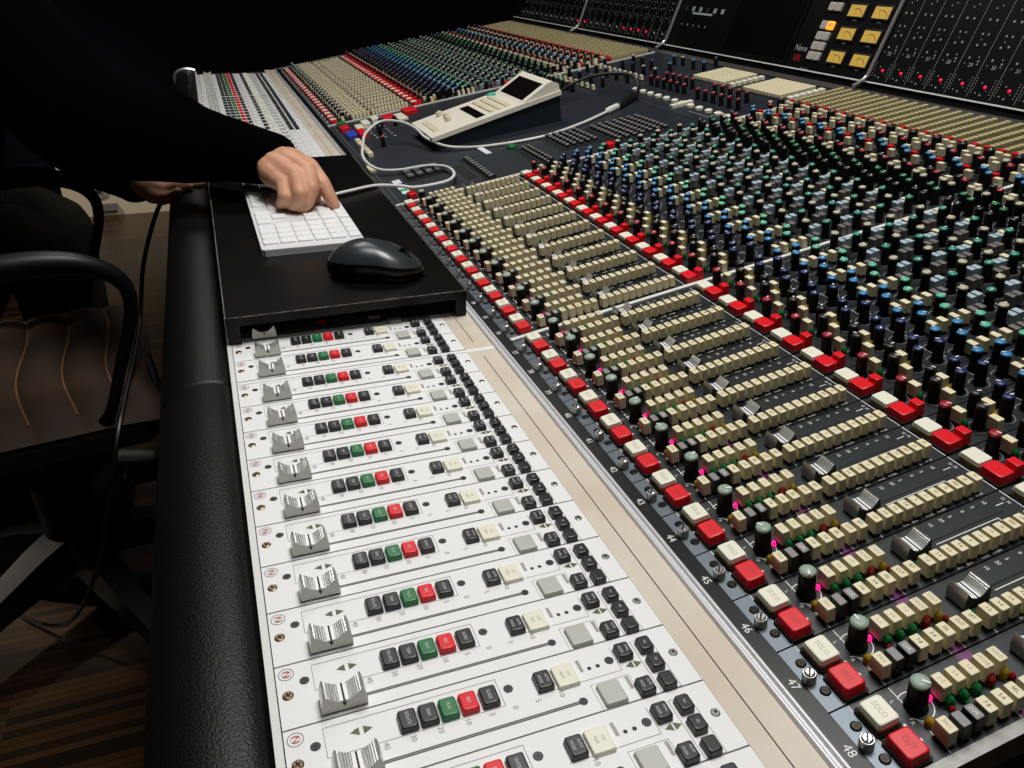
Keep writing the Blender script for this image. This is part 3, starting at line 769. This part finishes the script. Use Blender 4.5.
# ------------------------------------------------------------------ cables and remote
def cable(name, label, pts, r, m, k=8, ends=()):
    b = MB(); b.tube(spline(pts, k), r, m, 8); o = obj(name, b); tag(o, label, 'cable'); return o
cw = thing('keyboard_cable', 'white keyboard cable looping over the centre section to the black plug', 'cable', (0, 0, 0))
wp = [(-11.6, 3.95, .83), (-12.0, 4.6, .82), (-12.6, 5.6, .78), (-12.9, 6.6, .62), V(-12.75, .9, .35), V(-12.65, 1.7, .3), V(-12.8, 2.3, .28), V(-13.6, 2.72, .25), V(-14.8, 2.75, .22), V(-15.7, 2.2, .2), V(-16.1, 1.2, .18), V(-16.6, .5, .22), V(-17.3, .15, .35), V(-18.4, .1, .5), V(-19.8, .4, .6), V(-21.4, .9, .75), V(-22.1, 1.8, .95), V(-21.4, 2.55, .9), V(-20.2, 2.95, .74), V(-18.9, 3.08, .5), V(-17.9, 3.65, .22), V(-17.3, 4.5, .09), V(-16.8, 5.4, .07), V(-16.4, 6.6, .07), V(-16.3, 7.9, .07), V(-16.8, 9.6, .08), V(-17.4, 10.9, .1), V(-17.7, 11.5, .12)]
obj('lead', mk(lambda b: b.tube(spline(wp, 8), .06, 'cable_white')), cw)
a_, c_ = Vector(V(-17.55, 11.2, .12)), Vector(V(-17.95, 12.0, .14))
obj('plug', mk(lambda b: b.tube([a_, a_.lerp(c_, .1), a_.lerp(c_, .9), c_], [.08, .16, .16, .1], 'cable_white')), cw)
bk = thing('extension_cable', 'black extension cable with thick plug joining the white cable', 'cable', (0, 0, 0))
d_ = Vector(V(-19.0, 13.5, .2))
obj('plug', mk(lambda b: b.tube([c_, c_.lerp(d_, .08), c_.lerp(d_, .9), d_], [.13, .2, .18, .1], 'cable_black')), bk)
obj('lead', mk(lambda b: b.tube(spline([d_, V(-19.7, 14.0, .5), V(-20.6, 13.9, .85), V(-21.6, 12.6, .9), V(-21.9, 11.2, .6), V(-21.0, 9.8, .3), V(-20.3, 9.4, .3)], 8), .08, 'cable_black')), bk)
tg = obj('paper_tag', mk(lambda b: b.add([V(-17.0, 4.75, .05), V(-15.9, 4.8, .03), V(-15.9, 5.05, .03), V(-17.0, 5.0, .05), V(-17.0, 4.75, .03), V(-15.9, 4.8, .005), V(-15.9, 5.05, .005), V(-17.0, 5.0, .03)],
      [(0, 1, 2, 3), (7, 6, 5, 4), (0, 4, 5, 1), (1, 5, 6, 2), (2, 6, 7, 3), (3, 7, 4, 0)], 'tape_white')))
tag(tg, 'small white paper tag under the white cable in front of the remote', 'tag')

rm = thing('remote_controller', 'wedge-shaped cream and dark blue remote controller with tilted screen', 'remote controller', V(-20.1, 3.3), (TILT, 0, 0))
hx = 1.75
obj('base', mk(lambda b: b.prism_x([(0.1, 0), (6.0, 0), (6.05, 1.12), (0.0, .42)], -hx, hx, 'remote_blue')), rm)
obj('top_plate', mk(lambda b: b.prism_x([(-.12, .42), (6.1, 1.14), (6.1, 1.32), (4.2, 1.12), (-.12, .6)], -hx - .12, hx + .12, 'remote_cream')), rm)
hs = obj('screen_housing', mk(lambda b: b.prism_x([(4.15, 1.1), (6.05, 1.3), (6.05, 1.62), (5.75, 1.78), (5.55, 1.74)], -hx - .05, hx + .05, 'remote_cream')), rm)
def scr(b):
    # lies on the sloping face from (4.15,1.1) to (5.55,1.74)
    def q(t): return (4.15 + 1.4 * t, 1.1 + .64 * t + .012)
    (y0, z0), (y1, z1) = q(.14), q(.9)
    b.add([(-1.45, y0, z0), (1.45, y0, z0), (1.45, y1, z1), (-1.45, y1, z1)], [(0, 1, 2, 3)], 'screen_dark')
obj('screen', mk(scr), hs)
def ontop(y): return .6 + (1.12 - .6) / 4.32 * (y + .12)
rt = math.atan((1.12 - .6) / 4.32)
obj('display', mk(lambda b: b.box(-1.3, 1.3, -.22, .22, 0, .02, 'screen_dark')), rm, (.1, 2.35, ontop(2.35)), rot=(rt, 0, 0))
for i in range(3):
    for x in (-.9, 0, .9): obj('button', mesh_of('rm_btn', mk(lambda b: b.key(0, 0, 0, .07, .85, .24, 'remote_ivory', .03))), rm, (x, 2.95 + i * .38, ontop(2.95 + i * .38)), rot=(rt, 0, 0))
for x, y in ((-1.2, 1.15), (-.5, 1.3), (.1, 1.2)): obj('knob', mesh_of('rm_knob', mk(lambda b: b.lathe(0, 0, [(.16, 0), (.14, .2), (.08, .24)], 'remote_ivory', 14))), rm, (x, y, ontop(y)), rot=(rt, 0, 0))
obj('button', mk(lambda b: b.key(0, 0, 0, .05, 2.2, .3, 'remote_ivory', .03)), rm, (0, .35, ontop(.35)), rot=(rt, 0, 0))
obj('key_cluster', mk(lambda b: b.key(0, 0, 0, .1, .5, .35, 'cap_mint', .03)), rm, (-1.5, 3.9, ontop(3.9)), rot=(rt, 0, 0))

# ------------------------------------------------------------------ person
def blob(chains, voxel, smooth=6, m='skin'):
    b = MB()
    for ch in chains:
        pts = [Vector(p[:3]) for p in ch]; rs = [p[3] for p in ch]
        for i in range(len(pts)):
            n = 12; R = []
            for j in range(1, 7):
                a = PI * j / 7; R.append([(pts[i].x + rs[i] * math.sin(a) * math.cos(2 * PI * k / n), pts[i].y + rs[i] * math.sin(a) * math.sin(2 * PI * k / n), pts[i].z - rs[i] * math.cos(a)) for k in range(n)])
            b.rings(R, m)
            if i + 1 < len(pts):
                L = 5; b.tube([pts[i].lerp(pts[i + 1], j / L) for j in range(L + 1)], [rs[i] + (rs[i + 1] - rs[i]) * j / L for j in range(L + 1)], m, 12)
    me = b.mesh('blob', 180); ob = bpy.data.objects.new('tmp', me); COL.objects.link(ob)
    r = ob.modifiers.new('r', 'REMESH'); r.mode = 'VOXEL'; r.voxel_size = voxel * P
    s = ob.modifiers.new('s', 'SMOOTH'); s.iterations = smooth; s.factor = .5
    out = bpy.data.meshes.new_from_object(ob.evaluated_get(bpy.context.evaluated_depsgraph_get()))
    bpy.data.objects.remove(ob)
    out.materials.clear(); out.materials.append(M[m])
    out.polygons.foreach_set('use_smooth', [True] * len(out.polygons))
    return out
def join_meshes(ms, m):
    vs, fs = [], []
    for me in ms:
        n = len(vs); vs += [tuple(v.co) for v in me.vertices]; fs += [tuple(i + n for i in p.vertices) for p in me.polygons]
    out = bpy.data.meshes.new('body'); out.from_pydata(vs, [], fs); out.materials.append(M[m])
    out.polygons.foreach_set('use_smooth', [True] * len(fs)); out.update(); return out

pr = thing('person', 'person in black hooded top typing with one hand, seated beyond the near chair', 'person', (0, 0, 0))
W = (-12.1, 2.0, 2.05); ELB = (-16.6, -3.4, 3.3); SHR = (-21.4, -7.4, 6.9); SHL = (-28.8, -10.6, 8.4); NECK = (-25.4, -10.6, 9.6); HIP = (-28.3, -14.6, -4.3)
mcp = {'i': (-10.85, 3.15, 1.98, .31), 'm': (-10.25, 2.98, 2.0, .32), 'r': (-9.95, 2.62, 1.88, .30), 'p': (-9.95, 2.22, 1.7, .27)}
hand = [[(-13.4, .9, 2.3, .75), (*W, .62)],
        [(*W, .55), (-11.4, 2.6, 2.05, .5), mcp['i']], [(*W, .55), (-11.1, 2.5, 2.1, .5), mcp['m']], [(*W, .55), (-11.0, 2.2, 2.0, .48), mcp['r']], [(*W, .52), (-10.9, 1.95, 1.85, .44), mcp['p']],
        [mcp['i'], (-10.0, 3.42, 1.62, .25), (-9.68, 3.58, 1.22, .215), (-9.55, 3.68, 1.02, .17)],
        [mcp['m'], (-9.45, 2.98, 1.62, .26), (-9.3, 2.78, 1.25, .22), (-9.38, 2.64, 1.04, .175)],
        [mcp['r'], (-9.25, 2.6, 1.55, .25), (-9.35, 2.42, 1.22, .215), (-9.7, 2.33, 1.06, .17)],
        [mcp['p'], (-9.45, 2.15, 1.45, .22), (-9.7, 2.05, 1.18, .19), (-10.1, 2.02, 1.06, .15)],
        [(-11.7, 2.5, 1.85, .42), (-11.2, 3.0, 1.5, .33), (-10.6, 3.2, 1.2, .25), (-10.2, 3.1, 1.05, .2)]]
hand2 = [[(-20.2, -3.4, .4, .75), (-18.6, -2.75, .25, .6)], [(-18.6, -2.75, .25, .6), (-17.6, -2.0, .1, .55), (-17.0, -1.35, .1, .36)], [(-18.6, -2.75, .25, .55), (-17.9, -1.8, .1, .5), (-17.5, -1.2, .12, .34)],
         [(-18.6, -2.75, .25, .55), (-17.2, -2.1, .0, .48), (-16.7, -1.6, .02, .33)], [(-17.2, -2.2, 0, .4), (-16.5, -1.85, -.1, .28)],
         [(-17.0, -1.35, .1, .34), (-16.9, -.85, .3, .27), (-16.8, -.35, .36, .2)], [(-17.5, -1.2, .12, .33), (-17.4, -.7, .36, .26), (-17.3, -.25, .36, .2)],
         [(-16.7, -1.6, .02, .32), (-16.45, -1.15, .26, .25), (-16.35, -.8, .36, .19)], [(-16.5, -1.85, -.1, .27), (-16.1, -1.5, .0, .22), (-16.0, -1.2, .2, .17)],
         [(-17.9, -1.6, .3, .38), (-18.1, -1.0, .4, .28), (-17.9, -.5, .38, .22)]]
head = [[(*NECK, 1.3), (-24.4, -9.60, 11.6, 1.25)], [(-24.2, -9.30, 13.6, 1.75), (-24.25, -9.50, 14.6, 1.85)], [(-24.0, -8.30, 12.4, 1.05), (-24.1, -8.80, 12.9, 1.5)], [(-24.0, -7.55, 13.2, .28), (-24.0, -7.70, 13.8, .22)],
        [(-22.45, -9.40, 13.3, .35), (-22.4, -9.50, 13.9, .3)], [(-25.95, -9.40, 13.3, .35), (-26.0, -9.50, 13.9, .3)], [(-23.6, -7.60, 12.55, .16), (-24.4, -7.60, 12.55, .16)]]
torso = [[(*HIP, 3.2), (-27.2, -12, 2, 3.2), (-25.8, -11.2, 7, 2.6), (*NECK, 1.5)], [(*SHR, 1.5), (-25, -10, 7.6, 2.2), (*SHL, 1.5)], [(*SHR, 1.3), (*ELB, 1.1), (*W, .62)], [(*SHL, 1.3), (-24.0, -5.4, 1.9, 1.1), (-18.9, -2.9, .1, .6)]]
bodyme = join_meshes([blob(hand, .045, 5), blob(hand2, .05, 5), blob(head, .12, 8), blob(torso, .25, 4)], 'skin')
obj('body', bodyme, pr)
obj('hair', blob([[(-24.3, -9.9, 14.9, 1.95), (-24.4, -10.4, 13.6, 1.8)], [(-24.3, -10.7, 12.3, 1.2)]], .14, 4, 'hair'), pr)
hood = [[(*HIP, 4.0), (-27.2, -12.2, 2, 3.9), (-25.8, -11.6, 7, 3.2), (-25.4, -11, 9.2, 1.9)], [(*SHR, 2.1), (-25, -10, 7.6, 2.6), (*SHL, 2.3)], [(-25, -11.6, 10.2, 1.7), (-25.8, -11.7, 10.2, 1.7)],
        [(*SHR, 2.1), (-18.8, -5.6, 4.7, 2.1), (-16.6, -3.7, 2.9, 1.95), (-15.2, -2.1, 2.55, 1.7), (-14.0, -.5, 2.35, 1.4), (-13.25, .75, 2.2, 1.1), (-12.5, 1.6, 2.1, .97), (-11.95, 2.1, 2.08, .88)],
        [(*SHL, 2.3), (-26.6, -8.4, 4.8, 2.1), (-23.6, -5.7, 1.7, 1.8), (-21.0, -4.2, .8, 1.5), (-19.2, -3.1, .25, 1.0), (-18.6, -2.85, .1, .85)], [(-14.2, -.6, 3.55, .5), (-13.6, .2, 3.0, .45)]]
obj('hooded_top', blob(hood, .11, 7, 'hoodie'), pr)
obj('trousers', blob([[(*HIP, 3.9), (-29.8, -14.8, -5, 3.3)], [(-27.2, -14.2, -4.8, 2.6), (-26.6, -9.4, -4.4, 2.0), (-26.4, -8.2, -5.0, 1.8), (-26.2, -8.2, -10, 1.6), (-26.0, -8.3, -15.6, 1.3)], [(-30.2, -14.2, -4.8, 2.6), (-30.8, -9.4, -4.4, 2.0), (-31, -8.2, -5.0, 1.8), (-31, -8.2, -10, 1.6), (-31, -8.3, -15.6, 1.3)]], .16, 6, 'trousers'), pr)
for x in (-26, -31): obj('shoe', blob([[(x, -8.7, -16.9, 1.0), (x, -7.5, -17.0, .95), (x, -5.7, -17.2, .75)]], .1, 4, 'shoe'), pr)

# ------------------------------------------------------------------ chairs
FL = -18.0
def arm_loop(b, sx):
    pts = spline([(sx, -5.0, 11.6), (sx, -4.6, 14.5), (sx, -3.6, 16.6), (sx, -1.5, 17.35), (sx, 1.0, 17.6), (sx, 2.8, 17.4), (sx * .99, 3.85, 16.7), (sx * .98, 4.0, 15.6), (sx * .96, 3.3, 13.6), (sx * .94, 2.6, 11.8), (sx * .8, 2.0, 11.0)], 6)
    rs = []
    for i in range(len(pts)):
        t = i / (len(pts) - 1); rs.append(.2 + .24 * math.exp(-((t - .38) / .2) ** 2))
    b.tube(pts, rs, 'chair_plastic', 12)
def chair(label, x, y, rz, metal=False):
    t = thing('office_chair', label, 'chair', (x, y, FL), (0, 0, rz), 'office chairs')
    def seat(b):
        n = 5
        def zz(u, v):
            fx, fy = u * 2 - 1, v * 2 - 1
            e = max(0, 1 - max(abs(fx), abs(fy)) ** 8)
            ch = abs(math.sin(PI * (v * 6.0)))
            return 11.3 + .5 * e + .28 * ch ** .7 * e - .35 * max(0, fy - .6)
        nu, nv = 16, 60; vs = []
        for i in range(nu + 1):
            for j in range(nv + 1):
                u, v = i / nu, j / nv; vs.append(((u - .5) * 11.6, -4.6 + v * 9.2 + .25 * math.sin(u * 7), zz(u, v)))
        b.add(vs, [(i * (nv + 1) + j, (i + 1) * (nv + 1) + j, (i + 1) * (nv + 1) + j + 1, i * (nv + 1) + j + 1) for i in range(nu) for j in range(nv)], 'chair_fabric')
        for k in range(1, 6):
            v = k / 6
            b.tube([((i / nu - .5) * 11.4, -4.6 + v * 9.2 + .25 * math.sin(i / nu * 7), zz(i / nu, v) + .02) for i in range(1, nu)], .05, 'seam_tan', 5)
        b.key(0, 0, 10.4, 11.3, 11.6, 9.2, 'chair_plastic', .3, ch=1)
    obj('seat', mk(seat), t)
    def back(b):
        R = []
        for z, w, yy in ((11.8, 3.6, -4.9), (13, 4.8, -5.3), (17, 5.4, -5.6), (22, 5.2, -6.2), (25, 4.2, -7.0), (25.6, 3.2, -7.2)):
            R.append([(-w, yy - .5, z), (w, yy - .5, z), (w + .2, yy, z), (w, yy + .55, z), (-w, yy + .55, z), (-w - .2, yy, z)])
        b.rings(R, 'chair_fabric')
    obj('backrest', mk(back), t)
    for sx in (-6.1, 6.1): obj('armrest', mk(lambda b: arm_loop(b, sx)), t)
    obj('mechanism', mk(lambda b: (b.key(0, -.3, 9.4, 10.5, 4.5, 5.5, 'chair_plastic', .3))), t)
    obj('gas_column', mk(lambda b: b.lathe(0, 0, [(1.15, 3.0), (1.15, 6.4), (.95, 6.6), (.55, 6.6), (.55, 9.6)], 'chair_plastic', 18)), t)
    for k in range(5):
        a = 2 * PI * k / 5 + .35; ca, sa = math.cos(a), math.sin(a)
        def leg(b):
            R = []
            for r, w, z, h in ((.5, .9, 3.2, 1.5), (2.0, .8, 3.0, 1.4), (4.5, .62, 2.5, 1.0), (7.0, .5, 2.1, .7), (7.4, .35, 2.1, .5)):
                R.append([(r * ca + s * w * sa, r * sa - s * w * ca, z + dz) for s, dz in ((-1, -h / 2), (1, -h / 2), (.75, h / 2), (-.75, h / 2))])
            b.rings(R, 'chair_plastic')
        l = obj('leg', mk(leg), t)
        def castor(b):
            for s in (-.38, .38):
                b.T = Matrix.Translation((7.0 * ca - s * sa, 7.0 * sa + s * ca, .95)) @ Matrix.Rotation(a, 4, 'Z') @ Matrix.Rotation(PI / 2, 4, 'X')
                b.lathe(0, 0, [(.5, -.26), (.95, -.2), (.95, .2), (.5, .26)], 'chair_plastic', 20)
            b.T = Matrix.Identity(4); b.lathe(7.0 * ca, 7.0 * sa, [(.22, .9), (.22, 2.0)], 'chair_plastic', 10)
        obj('castor', mk(castor), l)
    return t
chair('brown tufted office chair with black loop arms tucked beside the leather armrest', -16.6, -8.0, 0.16)
chair('dark office chair the person in black sits on', -28.6, -15.2, 0.0)

# hanging lead beside the near chair
cable('hanging_cable', 'thin black cable hanging from the left hand beside the chair arm', [(-17.4, -1.75, -.3), (-17.2, -2.2, -.9), (-17.0, -3.0, -2.8), (-16, -3.6, -5.2), (-11.0, -4.3, -6.6), (-10.4, -5.2, -9.5), (-11, -6.5, -13), (-13, -8.5, -16.5), (-16, -11, -17.85), (-20, -14, -17.9)], .09, 'cable_black')
# ------------------------------------------------------------------ room
def struct(name, mb):
    o = obj(name, mb); o['kind'] = 'structure'; return o
RX0, RX1, RY0, RY1, RZ1 = -83.5, 48, -52, 44, 46
struct('floor', mk(lambda b: b.box(RX0 - 1, RX1 + 1, RY0 - 1, RY1 + 1, FL - .5, FL, 'wood_floor')))
struct('ceiling', mk(lambda b: b.box(RX0 - 1, RX1 + 1, RY0 - 1, RY1 + 1, RZ1, RZ1 + .5, 'ceiling_dark')))
struct('wall_back', mk(lambda b: b.box(RX0 - 1, RX0, RY0, RY1, FL, RZ1, 'wall_navy')))
struct('wall_right', mk(lambda b: b.box(RX0, RX1, RY1, RY1 + 1, FL, RZ1, 'wall_navy')))
struct('wall_left', mk(lambda b: b.box(RX0, RX1, RY0 - 1, RY0, FL, RZ1, 'wall_navy')))
struct('wall_front', mk(lambda b: b.box(RX1, RX1 + 1, RY0, RY1, FL, RZ1, 'wall_navy')))
struct('trim_1', mk(lambda b: b.box(RX0, RX0 + .6, -14.4, -13.0, FL, RZ1, 'wood_dark')))
dt = thing('cable_duct', 'beige wall duct with a round socket near the floor beyond the chairs', 'cable duct', (RX0, -10, FL))
obj('duct_body', mk(lambda b: b.key(1.0, 0, 0, 9, 2.0, 12, 'duct_beige', .2)), dt)
def sock(b):
    b.T = Matrix.Translation((2.0, -2.3, 2.9)) @ Matrix.Rotation(PI / 2, 4, 'Y')
    b.lathe(0, 0, [(.9, 0), (.9, .2), (.6, .25), (.6, .1)], 'bar_taupe', 18); b.lathe(0, 0, [(.3, .1), (.2, .5)], 'gap', 10)
obj('socket', mk(sock), dt)
obj('outlet', mk(lambda b: b.box(2.0, 2.6, -3.0, -.8, .7, 1.4, 'taupe_key')), dt)

# ------------------------------------------------------------------ light
def area(name, loc, tgt, size, power, col=(1, 1, 1)):
    L = bpy.data.lights.new(name, 'AREA'); L.shape = 'RECTANGLE'; L.size = size[0] * P; L.size_y = size[1] * P; L.energy = power; L.color = col
    o = bpy.data.objects.new(name, L); COL.objects.link(o); o.location = [c * P for c in loc]
    o.rotation_euler = (Vector(tgt) - Vector(loc)).to_track_quat('-Z', 'Y').to_euler(); return o
area('overhead_light', (-1, 11, 45.5), (-1, 8, 0), (22, 16), 33.5, (1, .985, .96))
area('overhead_light', (26, 2, 45.5), (12, 2, 0), (10, 10), 2.5, (1, .985, .96))  # unseen camera-side fill, added for the fader cap fronts and metal highlights
area('overhead_light', (-44, 6, 45.5), (-44, 6, 0), (18, 16), 11, (1, .97, .93))
def spot(loc, tgt, power, deg, col):
    L = bpy.data.lights.new('fill_spot', 'SPOT'); L.energy = power; L.color = col; L.spot_size = math.radians(deg); L.spot_blend = .6; L.shadow_soft_size = .1
    o = bpy.data.objects.new('fill_spot', L); COL.objects.link(o); o.location = [c * P for c in loc]
    o.rotation_euler = (Vector(tgt) - Vector(loc)).to_track_quat('-Z', 'Y').to_euler()
spot((-38, -48, 40), (-25, -12, -18), 260, 22, (1, .86, .7))  # unseen fill, added to brighten the floor under the near chair
spot((-50, -40, 40), (-83, -9, -14), 150, 22, (1, .92, .8))  # unseen fill, added to brighten the beige wall duct
w = bpy.data.worlds.new('World'); SC.world = w; w.use_nodes = True
w.node_tree.nodes['Background'].inputs['Color'].default_value = (.5, .55, .65, 1); w.node_tree.nodes['Background'].inputs['Strength'].default_value = .02

# ------------------------------------------------------------------ camera
cam = bpy.data.cameras.new('Camera'); cam.sensor_fit = 'HORIZONTAL'; cam.sensor_width = 36; cam.lens = 782.74 * 36 / 1024; cam.clip_start = .01; cam.clip_end = 60
co = bpy.data.objects.new('Camera', cam); COL.objects.link(co)
rt_ = Vector((.34729278, .93762245, .01587035)); up_ = Vector((-.45055882, .15199559, .87971251)); fw_ = Vector((-.82242597, .31266833, -.47524103))
R3 = Matrix((rt_, up_, -fw_)).transposed()
co.matrix_world = Matrix.Translation(Vector((15.6500695, .27546922, 8.00521225)) * P) @ R3.to_4x4()
SC.camera = co
vs = SC.view_settings
SC.display_settings.display_device = 'sRGB'
vs.view_transform = 'Standard'; vs.look = 'None'; vs.gamma = 1; vs.use_curve_mapping = False; vs.exposure = 0
SC.cycles.max_bounces = 6
SC.cycles.use_denoising = True
